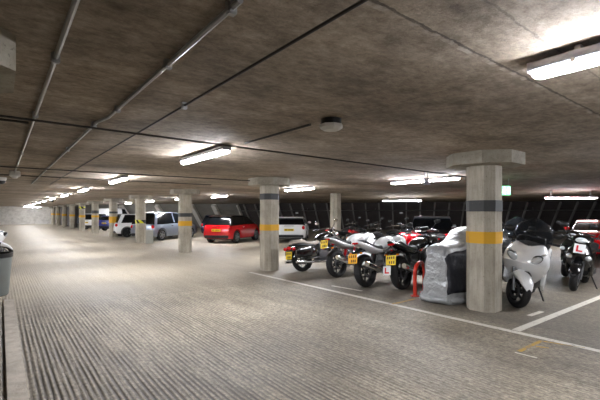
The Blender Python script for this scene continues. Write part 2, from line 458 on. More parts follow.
column(6.0, 3.0, 'nearest octagonal concrete column, beside the white maxi scooter', [(1.53, 1.70, K_), (1.04, 1.22, Y_)])
column(5.65, 8.58, 'concrete column with yellow band, left of the black cruiser with red tail lights', [(1.86, 2.02, K_), (1.05, 1.21, Y_)])
cols = [(14.5, 'concrete column with black and yellow bands in front of the silver hatchback', [(1.37, 1.51, K_), (1.02, 1.21, Y_)]),
        (20.5, 'concrete column with striped hazard tape beside the grey bollard box', [(1.0, 1.17, H_)]),
        (26.5, 'concrete column with yellow patch between the white hatchback and the blue car', [(1.5, 1.62, K_), (.9, 1.3, Y_)]),
        (32.4, 'concrete column with black mark, left of the blue car', [(1.5, 1.72, K_), (1.2, 1.36, Y_)]),
        (38.3, 'concrete column with ochre band, two to the left of the blue car', [(1.9, 2.1, H_), (1.15, 1.35, Y_)]),
        (44.2, 'concrete column with faint ochre band, fourth before the far wall', [(1.2, 1.4, Y_)]),
        (50.1, 'concrete column with ochre band, third before the far wall', [(1.2, 1.45, Y_)]),
        (56.0, 'concrete column with ochre band, second before the far wall', [(1.3, 1.5, Y_)]),
        (61.6, 'farthest concrete column, against the pale far wall', [(1.3, 1.5, Y_)])]
for y, lb, bd in cols: column(5.65, y, lb, bd)
column(12.1, 12.9, 'pale concrete column standing behind the parked motorcycles', [], cap=False)
column(-.45, 2.70, 'concrete column whose capital pokes in at the upper left edge', [(1.04, 1.22, Y_)])
column(-.52, 8.3, 'concrete column with capital at left edge above the grey tub', [(1.04, 1.22, Y_)])
column(-.52, 14.3, 'concrete column beyond the grey tub on the left side', [(1.04, 1.22, Y_)])

# ================================================================== FLOOR: kerb and painted lines
tag(MB().box((.11, 4.6, .012), (.14, 7.4, .03), bev=.005).build('kerb_strip', 'kerb'), 'pale concrete kerb strip running along the left side of the aisle', 'kerb')
def line(a, b_, wd, m, label, name='painted_line', cat='line', grp=None):
    a = Vector((a[0], a[1])); b_ = Vector((b_[0], b_[1])); d = (b_-a).normalized(); n = Vector((-d.y, d.x))*wd/2
    q = [a-n, b_-n, b_+n, a+n]
    return tag(poly_slab([(v.x, v.y) for v in q], 0, .003).build(name, m), label, cat, grp)
def lp(p, q, *a, **k): return line(P(*p), P(*q), *a, **k)
line(P(250, 272.3), P(600, 349.5)+(P(600, 349.5)-P(518, 330))*1.2, .09, 'white_line', 'long white line marking the front of the motorcycle bays')
line(P(516, 330.5), P(600, 297.2)+(P(600, 297.2)-P(516, 330.5))*.9, .10, 'white_line', 'white bay divider running right from the long white line')
lp((529, 315.8), (542, 311.5), .07, 'white_line', 'short white dash on the floor in front of the white maxi scooter')
lp((332, 285.8), (362, 291), .06, 'white_line', 'faint white dash below the rear tyre of the grey sports bike')
lp((519, 351.5), (541, 341), .045, 'yellow_line', 'yellow dash at bottom right in front of the long white line')
lp((536, 346.5), (549, 348), .03, 'yellow_line', 'thin yellow tick joining the yellow dash at bottom right')
lp((541, 341), (585, 348), .02, 'yellow_line', 'thin yellow stroke pointing right from the yellow dash')
lp((515, 352.5), (537, 358), .02, 'white_line', 'thin white scratch mark below the yellow dash')
lp((392, 304.3), (414, 299), .05, 'yellow_line', 'worn yellow dash on the floor before the red hoop')

# ================================================================== CEILING SERVICES
def pipe(pts, r, m, label, clamps=(), name='conduit', cr=None):
    b = MB(); b.tube(pts, r, 8)
    o = tag(b.build(name, m), label, 'conduit')
    for c in clamps:
        q = MB(); q.box((c[0], c[1], CEIL-.03), (.045, .035, .06), bev=.006); q.build('clamp', 'galv', o)
    return o
zc = CEIL-.03
pipe([(.25, -3, zc), (.25, 10.3, zc)], .014, 'galv', 'steel ceiling conduit nearest the left edge, ending at a white box', [(.25, y) for y in (.8, 2.6, 4.2, 7)])
pipe([(.79, 1.42, zc), (.79, 3.9, zc), (.74, 4.15, zc-.005), (.74, 14, zc)], .015, 'galv', 'steel ceiling conduit with a jog, second from the left edge', [(.79, 1.5), (.79, 2.3), (.79, 3.55), (.74, 4.3), (.74, 6.2)])
pipe([(1.2, .2, zc), (1.2, 14, zc)], .009, 'conduit', 'thin dark ceiling conduit, third from the left edge', [(1.2, 3.1)])
pipe([(-2, 4.12, zc-.045), (3.4, 4.40, zc-.045), (9.2, 4.70, zc-.045)], .011, 'conduit', 'dark conduit crossing the ceiling beside the nearer aisle light')
pipe([(-2, 8.72, zc-.045), (1.3, 8.8, zc-.045), (5.1, 8.66, zc-.045)], .012, 'conduit', 'dark conduit crossing the ceiling towards the second column')
pipe([(-2, 11.2, zc), (5.2, 11.2, zc)], .012, 'conduit', 'dark conduit crossing the ceiling beyond the second column')
pipe([(-3, 4.55, zc), (.22, 4.62, zc)], .012, 'conduit', 'short dark conduit at the upper left meeting the first steel conduit')
pipe([(2.45, 4.28, zc), (2.45, 2.98, zc)], .013, 'conduit', 'thin dark cable between the aisle light and the octagonal detector')
pipe([(-.05, 5.2, zc), (-.05, 6.8, zc)], .014, 'galv', 'short steel conduit piece on the ceiling at the far left')
# octagonal detector
dt = thing('ceiling_detector', 'pale octagonal detector on a dark base hanging from the ceiling', 'detector', (2.55, 2.78, CEIL), .3)
MB().lathe([(.10, -.055), (.10, 0)], (0, 0, 0), 'z', 16).build('base', 'black', dt)
MB().lathe([(.075, -.11), (.115, -.085), (.115, -.055)], (0, 0, 0), 'z', 8).build('cover', 'ivory', dt, sharp=15)
j = thing('junction_box', 'small white box at the end of the left conduit', 'box', (.25, 10.4, CEIL))
MB().box((0, 0, -.06), (.2, .16, .12), bev=.015).build('box_body', 'ivory', j)
MB().lathe([(.04, -.16), (.06, -.14), (.06, -.115)], (0, 0, 0), 'z', 12).build('dome', 'ivory', j)
for x, y, lb in ((0.02, 12.4, 'black dome camera at left edge below the conduits'), (2.75, 30.5, 'small black dome camera hanging amid the far aisle lights')):
    q = thing('dome_camera', lb, 'camera', (x, y, CEIL))
    MB().lathe([(.09, -.09), (.11, -.05), (.11, 0)], (0, 0, 0), 'z', 14).build('housing', 'ivory' if x < 1 else 'black', q)
    MB().ell((0, 0, -.10), (.09, .09, .08)).build('dome', 'black', q)
# cone on a bracket below conduit
q = D(426.5, 8.6, CEIL); s_ = thing('bracket_speaker', 'small grey cone hanging on a bracket before the bay light', 'speaker', q)
for q in (-.06, .06): MB().tube([(q, 0, 0), (q, 0, -.15)], .006, 6).build('bracket', 'fixture', s_)
MB().lathe([(.085, -.28), (.05, -.2), (.07, -.14)], (0, 0, 0), 'z', 14).build('cone', 'fixture', s_)
# exit sign
e = thing('exit_sign', 'lit green exit sign hanging just right of the nearest column', 'sign', D(505.2, 10.2, CEIL+.04), -YAW)
for q in (-.09, .09): MB().tube([(q, 0, 0), (q, 0, -.26)], .008, 6).build('hanger', 'galv', e)
MB().box((0, 0, -.355), (.27, .05, .24), bev=.01).build('panel', 'exit', e)
pic = MB(); pic.ell((-.03, -.028, -.28), (.02, .004, .02)); pic.tube([(-.03, -.027, -.31), (-.045, -.027, -.37)], .014, 6)
pic.tube([(-.045, -.027, -.37), (-.01, -.027, -.41), (-.02, -.027, -.45)], .009, 6).tube([(-.045, -.027, -.37), (-.08, -.027, -.41)], .009, 6)
pic.tube([(-.07, -.027, -.34), (-.03, -.027, -.32), (.01, -.027, -.35)], .008, 6).box((.08, -.027, -.355), (.05, .006, .16))
pic.build('pictogram', 'exitw', e)

# fluorescent fixtures
def fixture(loc, rotz, label, length=1.55, drop=0, group=None):
    t = thing('fluorescent_light', label, 'ceiling light', (loc[0], loc[1], CEIL), rotz, group)
    h = -.055-drop
    b = MB(); b.loft([(-length/2, h, .060, .03), (length/2, h, .060, .03)], p=5); b.build('housing', 'fixture', t)
    b = MB(); b.loft([(-length/2+.02, h-.042, .035, .014), (-length/2+.04, h-.042, .052, .024), (length/2-.04, h-.042, .052, .024), (length/2-.02, h-.042, .035, .014)], p=2.6)
    b.build('diffuser', 'tube', t)
    for s in (-1, 1): MB().box((s*(length/2-.25), 0, h/2), (.03, .09, abs(h)), bev=.004).build('mounting_bracket', 'galv', t)
    for s in (-.7, .7): MB().box((s*length/2, 0, h-.025), (.025, .125, .03), bev=.004).build('clip', 'ivory', t)
    return t
aisle = {0: 'large lit fluorescent fitting at the upper right edge', 1: 'lit fluorescent fitting over the aisle where the thin cable ends',
         2: 'lit fluorescent fitting over the aisle, above the third and fourth columns', 3: 'lit fluorescent fitting over the aisle, beyond the one above the fourth column'}
ORD = ['first', 'second', 'third', 'fourth', 'fifth', 'sixth', 'seventh', 'eighth', 'ninth', 'tenth', 'eleventh', 'twelfth']
for i in range(12):
    y = .17+5.2*i if i else .2
    fixture((2.36 if i else 2.52, y), PI/2, aisle.get(i, 'distant lit fluorescent fitting, %s of the receding aisle row counted from the viewer' % ORD[min(i, 11)]))
bay = [(8.55, 5.85, 'lit fluorescent fitting behind the small hanging cone'), (8.2, 10.6, 'lit fluorescent fitting just right of the second column capital'),
       (8.5, 17.4, 'lit fluorescent fitting above the red hatchback'), (8.3, 22.0, 'lit fluorescent fitting above the silver hatchback'),
       (8.2, 27.6, 'lit fluorescent fitting above the white hatchback'), (8.2, 33.2, 'lit fluorescent fitting above the blue car'), (8.2, 39, 'farthest lit bay fitting behind the distant columns'),
       (8.55, .6, 'unseen fluorescent fitting added for light over the bays beyond the right edge')]  # last fitting is out of view, added to help light the bays
for x, y, lb in bay: fixture((x, y), PI/2, lb, length=2.0 if y < 8 else 1.6)
q = D(402, 21.5); fixture(q, -YAW-.12, 'long lit fluorescent fitting low over the dark back wall, left of the nearest column', length=2.1, drop=.12)
q = D(571, 15.6); fixture(q, -YAW, 'long lit fluorescent fitting above the right-hand scooters', length=2.1, drop=.2)
fixture((3.4, 61.0), 0, 'added lit fitting lying crosswise to brighten the pale far wall')  # added fitting, only there to brighten the far wall

# ================================================================== CARS
def arc(cx, cz, r, a0, a1, n=8): return [(cx+r*math.cos(a0+(a1-a0)*i/n), cz+r*math.sin(a0+(a1-a0)*i/n)) for i in range(n+1)]
def car_wheel(t, x, y, r=.31, rim='rim'):
    sgn = 1 if y > 0 else -1
    b = MB(); b.lathe([(r*.66, -.09), (r*.7, .09)], (0, 0, 0), 'y', 24)
    b2 = MB(); 
    b2.lathe([(r*.68, -.1), (r*.68, .1), (r*.62, .1), (r*.62, -.1)], (x, y, r), 'y', 24, closed=True)
    for k in range(5):
        a = 2*PI*k/5; b2.box((x+math.cos(a)*r*.33, y+sgn*.08, r+math.sin(a)*r*.33), (r*.62, .03, .07), rot=(0, -a, 0), bev=.008)
    b2.lathe([(.05, -.02), (.05, .02)], (x, y+sgn*.08, r), 'y', 12)
    w_ = b2.build('wheel', rim, t)
    b = MB(); b.lathe([(r*.68, -.095), (r*.92, -.105), (r, -.08), (r, .08), (r*.92, .105), (r*.68, .095)], (x, y, r), 'y', 28, closed=True); b.build('tyre', 'rubber', w_)
    b = MB(); b.lathe([(r*.6, -.03), (r*.6, .03)], (x, y, r), 'y', 20); b.build('brake_drum', 'black', w_)
def plate_on(parent, c, rot, m='plate', wd=.5, hg=.12, name='number_plate', rows=1):
    """plate lies in local YZ plane facing -x"""
    mx = Matrix.Translation(c) @ Matrix.Rotation(rot[2], 4, 'Z') @ Matrix.Rotation(rot[1], 4, 'Y')
    o = MB().box((0, 0, 0), (.012, wd, hg), bev=.003).build(name, m, parent, mx=mx)
    k = MB(); n = 7 if rows == 1 else 4; rh = hg*.55/rows
    for r in range(rows):
        for i in range(n if rows == 1 else (4 if r == 0 else 3)):
            if rows == 1 and i == 4: continue
            k.box((-.008, (i-(n-1)/2)*wd*.85/n, (rows-1)*hg*.24-r*hg*.48), (.003, wd*.42/n, rh))
    k.build('characters', 'ink', o, mx=mx)
    return o
def car(label, loc, hd, paint, Lc=3.9, Wc=1.72, H=1.45, roof=None, arches='black', by='rear', rr=.31, van=False, lights='tail', rimm='rim', name='parked_car', cat='car', plate='plate'):
    rz = head(hd); loc = Vector((loc[0], loc[1], 0))
    ra, fa = .70, Lc-.78
    off = {'rear': Vector((0, 0, 0)), 'wheel': Vector((ra, -(Wc/2-.12), 0)), 'front': Vector((Lc, 0, 0)), 'frontwheel': Vector((fa, Wc/2-.12, 0))}[by]
    loc = loc-Matrix.Rotation(rz, 3, 'Z') @ off
    t = thing(name, label, cat, loc, rz)
    zb = .92 if H < 1.7 else 1.05
    R = rr+.055
    rear = [(.10, .24), (.02, .36), (0, .55), (.03, .70), (.05, .82), (.10, zb)]
    if van: rear = [(.03, .28), (0, .5), (.02, .9), (.03, zb)]
    front = [(Lc*.72, zb+.02), (Lc*.82, .91), (Lc-.28, .80), (Lc-.08, .66), (Lc, .48), (Lc-.02, .34), (Lc-.12, .22)]
    bot = arc(fa, rr, R, -.28, PI+.28, 10)+arc(ra, rr, R, -.28, PI+.28, 10)
    pts = rear+[(Lc*.4, zb+.01)]+front+bot
    def hw(x, z):
        u = abs(x-Lc/2)/(Lc/2); return Wc/2*(1-.13*u**5)-(.05*max(0, (z-.62)/.3))-(.03 if z < .3 else 0)
    MB().prism(pts, hw, inset=.03, rnd=.07).build('body', paint, t)
    MB().box((Lc/2, 0, .30), (Lc-.5, Wc-.52, .24), bev=.03).build('underbody', 'black', t)
    # greenhouse
    rf = .10 if not van else .03
    top0 = .38 if not van else .1
    g = [(rf, zb-.03), (rf+(top0-rf)*.5, zb+(H-zb)*.55), (top0, H-.07), (top0+.25, H-.03), (Lc*.45, H-.015), (Lc*.56, H-.06), (Lc*.66, zb+(H-zb)*.5), (Lc*.755, zb-.01)]
    if not van and Lc > 3: g[3] = (top0+.25, H-.025)
    def gw(x, z): return Wc/2-.085-.30*max(0, z-zb)/(1 if not van else 2.5)
    MB().prism(g, gw, inset=.02, rnd=.06).build('windows', 'glass', t)
    # roof skin
    tr = [(top0-.07, H-.075), (top0+.05, H-.025), (top0+.25, H-.005), (Lc*.45, H), (Lc*.555, H-.04), (Lc*.59, H-.085), (Lc*.56, H-.09), (Lc*.44, H-.05), (top0+.25, H-.06), (top0, H-.09)]
    MB().prism(tr, lambda x, z: gw(x, z)+.012, inset=.008, rnd=.05).build('roof', roof or paint, t)
    for s in (-1, 1):
        def gp(x, z, o=.004): return (x, s*(gw(x, z)+o), z)
        def slab(a, b_, c_, d_):
            v = [gp(*a), gp(*b_), gp(*c_), gp(*d_)]; w2 = [(p[0], p[1]-s*.03, p[2]) for p in v]
            MB().add(v+w2, [(0, 1, 2, 3), (7, 6, 5, 4), (0, 4, 5, 1), (1, 5, 6, 2), (2, 6, 7, 3), (3, 7, 4, 0)]).build('side_panel' if van and b_[0] > 1 and a[0] < .5 else 'pillar', roof or paint, t)
        slab((rf+.02, zb-.03), (rf+.24, zb-.03), (top0+.22, H-.07), (top0+.0, H-.07))
        slab((Lc*.43, zb-.03), (Lc*.45+.04, zb-.03), (Lc*.43+.05, H-.06), (Lc*.42, H-.06))
        slab((Lc*.72, zb-.03), (Lc*.755, zb-.03), (Lc*.58, H-.06), (Lc*.55, H-.06))
        if van: slab((rf+.02, zb-.03), (Lc*.45, zb-.03), (Lc*.43, H-.06), (top0+.0, H-.06))
    if van: MB().box((.03, 0, (zb+H)/2), (.06, Wc-.25, H-zb-.08), bev=.02).build('rear_door', paint, t)
    for x, y in ((ra, 1), (ra, -1), (fa, 1), (fa, -1)): car_wheel(t, x, y*(Wc/2-.12), rr, rimm)
    for s in (-1, 1):
        MB().ell((.09, s*(Wc/2-.17), .76), (.085, .085, .11)).build('tail_light', 'tail', t)
        MB().ell((Lc-.17, s*(Wc/2-.27), .66), (.15, .15, .085), rot=(0, .35, -s*.35)).build('headlight', 'clear', t)
        m = MB(); m.ell((Lc*.68, s*(Wc/2+.06), zb+.06), (.07, .10, .065)); m.build('wing_mirror', roof or paint, t)
        h = MB(); h.box((Lc*.37, s*(hw(Lc*.37, .8)+.008), .80), (.16, .02, .03), bev=.006); h.build('door_handle', 'chrome' if paint != 'navy' else 'black', t)
    MB().box((.03, 0, .34), (.09, Wc-.32, .16), bev=.03).build('rear_bumper', 'black', t)
    MB().box((Lc-.03, 0, .36), (.08, Wc-.5, .14), bev=.03).build('grille', 'black', t)
    MB().box((.05, 0, .86), (.03, .5, .025), bev=.006).build('trim_strip', 'chrome', t)
    if plate: plate_on(t, (-.008, 0, .66), (0, 0, 0), plate)
    return t
car('red three-door hatchback with dark roof and yellow number plate', D(216, 19.1), 57, 'red', 3.7, 1.68, 1.40, roof='gloss_black')
c_ = car('white car with dark rear window and yellow plate, right of the second column', D(289, 19.6), 41, 'white', 4.3, 1.78, 1.33)
car('silver hatchback parked behind the third column with pale alloy wheels', D(161, 21.4), 57, 'silver', 4.2, 1.72, 1.58, by='wheel')
car('dark navy car tucked between the silver and red hatchbacks', D(211, 24.0), 57, 'navy', 4.0, 1.7, 1.42)
car('white hatchback seen between the fourth and fifth columns', D(127, 24.3), 88, 'white', 4.1, 1.75, 1.47, by='wheel', rimm='darkrim')
car('blue car between the fifth and sixth columns', D(104, 33), 60, 'blue', 3.6, 1.7, 1.32, roof='blue')
car('white van standing behind the blue car', D(103.5, 37.3), 60, 'white', 3.4, 1.85, 2.0, van=True, name='parked_van', cat='van', plate=None)
car('white car with dark windows between the sixth and seventh columns', D(86, 35.5), 55, 'white', 4.0, 1.75, 1.5)
car('dark car with silver roof edge behind the red motorcycle', D(432, 13.9), 56, 'gloss_black', 3.8, 1.68, 1.40, roof='silver', plate=None)
car('red car with pale headlight at the right edge behind the black scooter', D(598, 12.0), 258, 'red', 4.0, 1.72, 1.27, by='front', plate=None)

# ================================================================== MOTORCYCLES
def bike_wheel(t, x, r, tw, rim='darkrim', disc=True, mx=None, nm='rear_wheel'):
    b = MB(); b.lathe([(r-.075, -tw*.55), (r-.06, -tw*.6), (r-.06, tw*.6), (r-.075, tw*.55)], (x, 0, r), 'y', 28, closed=True)
    for k in range(6):
        a = 2*PI*k/6+.3; b.box((x+math.cos(a)*(r-.07)/2, 0, r+math.sin(a)*(r-.07)/2), (r-.08, .022, .028), rot=(0, -a, 0), bev=.005)
    b.lathe([(.05, -.05), (.05, .05)], (x, 0, r), 'y', 14)
    w_ = b.build(nm, rim, t, mx=mx)
    b = MB(); pr = []
    for i in range(14):
        a = 2*PI*i/14; pr.append((r-.055+.055*math.cos(a), tw*math.sin(a)))
    b.lathe(pr, (x, 0, r), 'y', 32, closed=True); b.build('tyre', 'rubber', w_, mx=mx)
    if disc:
        b = MB(); 
        for s in (-1, 1): b.lathe([(.13, s*.062-.003), (.13, s*.062+.003), (.085, s*.062+.003), (.085, s*.062-.003)], (x, 0, r), 'y', 22, closed=True)
        b.build('brake_disc', 'steel', w_, mx=mx)
    return w_
def fender(cx, r, a0, a1, hwid, th=.012, n=12):
    b = MB(); vs = []; fs = []
    for i in range(n+1):
        a = a0+(a1-a0)*i/n; taper = 1-.35*abs(2*i/n-1)**2
        for y, dr in ((-1, -.035), (-.6, 0), (0, .012), (.6, 0), (1, -.035)):
            vs.append((cx+(r+dr)*math.cos(a), y*hwid*taper, r*0+0.0+(r+dr)*math.sin(a)))
        for y, dr in ((1, -.035), (.6, 0), (0, .012), (-.6, 0), (-1, -.035)):
            vs.append((cx+(r+dr-th)*math.cos(a), y*hwid*taper*.96, (r+dr-th)*math.sin(a)))
    for i in range(n):
        for j in range(10): fs.append((i*10+j, i*10+(j+1) % 10, (i+1)*10+(j+1) % 10, (i+1)*10+j))
    fs += [tuple(range(9, -1, -1)), tuple(n*10+j for j in range(10))]
    return b.add(vs, fs)
def motorcycle(label, loc, hd, paint='gloss_black', tailc=None, tank=None, fairing=True, seatm='seat', lplate=False, plate='plate', tall=1.0, lean=-8, bars='sport', naked=False, red_frame=False, exh='chrome', name='motorcycle', tank_top=None, plate_pos=(-.30, 0, .60), wb=1.40, rimm='darkrim'):
    t = thing(name, label, 'motorcycle', (loc[0], loc[1], 0), head(hd), lean=math.radians(lean))
    tailc = tailc or paint; tank = tank or paint
    bike_wheel(t, 0, .315, .085, rim=rimm)
    bike_wheel(t, wb, .30, .058, nm='front_wheel')
    for s in (-1, 1): MB().tube([(0, s*.11, .315), (.25, s*.12, .36), (.52, s*.11, .42)], .024, 8).build('swingarm', 'steel', t)
    b = MB()
    for s in (-1, 1): b.tube([(.48, s*.12, .38), (.55, s*.15, .66), (.85, s*.16, .78), (1.13, s*.06, .86)], .025, 8)
    b.tube([(.5, 0, .66), (.2, 0, .72), (-.1, 0, .78)], .028, 8); b.tube([(.28, 0, .40), (.42, 0, .68)], .04, 10)
    b.build('frame', 'dkred' if red_frame else 'black', t)
    b = MB(); b.box((.66, 0, .36), (.42, .34, .24), bev=.05); b.box((.80, 0, .55), (.24, .30, .26), rot=(0, .35, 0), bev=.03)
    b.lathe([(.10, -.20), (.12, -.17), (.12, .17), (.10, .20)], (.60, 0, .38), 'y', 18)
    for k in range(4): b.box((.80, 0, .48+k*.045), (.27, .33, .014), rot=(0, .35, 0))
    b.build('engine', 'steel', t)
    b = MB(); b.tube([(.95, -.10, .5), (.98, -.12, .32), (.8, -.14, .22), (.45, -.15, .24), (.15, -.19, .34)], .022, 8)
    b.build('exhaust_pipe', 'steel', t)
    b = MB(); b.loft([(.28, .31, .04, .04, -.19), (.2, .33, .055, .06, -.20), (-.16, .46, .06, .065, -.21), (-.2, .475, .05, .055, -.21)], p=2); b.build('silencer', exh, t)
    # tank, seat, tail
    b = MB(); b.loft([(.52, .80, .08, .06), (.60, .83, .12, .10), (.75, .86, .155, .125), (.92, .88, .16, .13), (1.05, .88, .13, .10), (1.12, .87, .07, .05)], p=2.5)
    b.build('fuel_tank', tank, t)
    MB().lathe([(.035, 0), (.03, .012)], (.86, 0, 1.008), 'z', 14).build('fuel_cap', 'chrome', t)
    up = .10 if not naked else .04
    b = MB(); b.loft([(.60, .77, .09, .04), (.5, .785, .13, .05), (.3, .79, .135, .05), (.15, .80+up*.4, .12, .05), (.0, .82+up, .10, .045), (-.12, .82+up, .07, .03)], p=3); b.build('seat', seatm, t)
    b = MB(); b.loft([(.58, .70, .10, .05), (.35, .72, .15, .07), (.1, .75+up*.4, .15, .075), (-.1, .79+up*.8, .115, .065), (-.28, .84+up, .05, .03)], p=2.4); b.build('tail_fairing', tailc, t)
    MB().ell((-.235, 0, .80+up), (.06, .08, .028)).build('tail_light', 'tail', t)
    h = MB(); h.tube([(-.05, 0, .78), (-.2, 0, .74), (plate_pos[0]+.02, 0, plate_pos[2]+.12)], .018, 8); h.loft([(-.02, .74, .08, .03), (-.28, .69, .09, .015)]); hg = h.build('plate_hanger', 'black', t)
    for s in (-1, 1):
        q = MB(); q.ell((-.24, s*.13, .70), (.03, .035, .02)); q.tube([(-.22, 0, .70), (-.22, s*.11, .70)], .008, 6); q.build('indicator', 'amber', t)
    mx_r = (0, .25, 0)
    plate_on(t, plate_pos, mx_r, plate, .22, .19, rows=2)
    if lplate:
        c = (plate_pos[0]-.10, .05, plate_pos[2]-.19); mx = Matrix.Translation(c) @ Matrix.Rotation(.25, 4, 'Y')
        o = MB().box((0, 0, 0), (.008, .17, .17), bev=.002).build('learner_plate', 'wplate', t, mx=mx); o['label'] = 'white plate with a red letter L'
        MB().box((-.006, .03, 0), (.003, .03, .11)).box((-.006, -.003, -.042), (.003, .09, .028)).build('letter', 'lred', o, mx=mx)
    fender(0, .345, .9, 2.5, .085).build('rear_hugger', 'black', t, mx=Matrix.Translation((0, 0, .315)))
    fender(wb, .335, .35, 2.5, .07).build('front_mudguard', paint, t, mx=Matrix.Translation((0, 0, .30)))
    for s in (-1, 1):
        fk = MB(); fk.tube([(wb, s*.095, .30), (wb-.13, s*.095, .62)], .027, 8); fk.tube([(wb-.13, s*.095, .62), (wb-.27, s*.095, 1.0)], .021, 8)
        fk.build('fork', 'chrome', t)
    hb = MB(); hx = wb-.27; hz = 1.0 if bars == 'sport' else 1.12
    hb.tube([(hx-.16, -.36, hz-.02), (hx-.06, -.22, hz+.02), (hx, 0, hz), (hx-.06, .22, hz+.02), (hx-.16, .36, hz-.02)], .013, 8); hb.build('handlebar', 'chrome' if bars != 'sport' else 'black', t)
    for s in (-1, 1):
        MB().tube([(hx-.115, s*.29, hz-.0), (hx-.175, s*.385, hz-.025)], .019, 8).build('grip', 'black', t)
        q = MB(); q.tube([(hx-.05, s*.2, hz+.02), (hx+.02, s*.30, hz+.16)], .007, 6); q.ell((hx, s*.33, hz+.18), (.02, .075, .045)); q.build('mirror', 'black', t)
    MB().box((hx+.03, 0, hz+.05), (.05, .2, .09), rot=(0, -.5, 0), bev=.015).build('dashboard', 'black', t)
    if fairing:
        f = MB(); f.loft([(wb-.36, .86, .14, .08), (wb-.25, .88, .20, .15), (wb-.08, .87, .20, .16), (wb+.06, .84, .15, .12), (wb+.15, .80, .07, .06)], p=2.3); f.build('nose_fairing', paint, t)
        for s in (-1, 1):
            pts = [(.42, .26), (.62, .20), (1.0, .26), (1.12, .48), (wb-.12, .80), (wb-.28, .92), (1.0, .80), (.85, .62), (.62, .56), (.5, .42)]
            MB().prism(pts, .02, inset=.02, rnd=.015, yc=s*.205).build('side_fairing', paint, t)
            MB().ell((wb+.08, s*.075, .86), (.06, .05, .028), rot=(0, .5, s*.3)).build('headlight', 'clear', t)
        v = MB(); vs = []; fs = []
        for i in range(6):
            u = i/5
            for j in range(9):
                w2 = -1+j/4; vs.append((wb-.02-.26*u-.06*w2*w2, w2*.14*(1-.25*u), .98+.20*tall*u-.03*w2*w2))
        for i in range(5):
            for j in range(8): fs.append((i*9+j, i*9+j+1, (i+1)*9+j+1, (i+1)*9+j))
        so = v.add(vs, fs).build('windscreen', 'screen', t); md = so.modifiers.new('thickness', 'SOLIDIFY'); md.thickness = .004
    else:
        MB().lathe([(.02, -.10), (.085, -.04), (.095, .04)], (wb-.16, 0, .92), 'x', 18).build('headlight_shell', 'chrome' if bars != 'sport' else 'black', t)
        MB().ell((wb-.12, 0, .92), (.02, .088, .088)).build('headlight_lens', 'clear', t)
    MB().tube([(.5, .14, .26), (.46, .30, .05), (.44, .345, .05)], .012, 6).build('side_stand', 'black', t)
    for s in (-1, 1): MB().tube([(.42, s*.14, .34), (.42, s*.27, .34)], .014, 6).build('footpeg', 'steel', t)
    return t

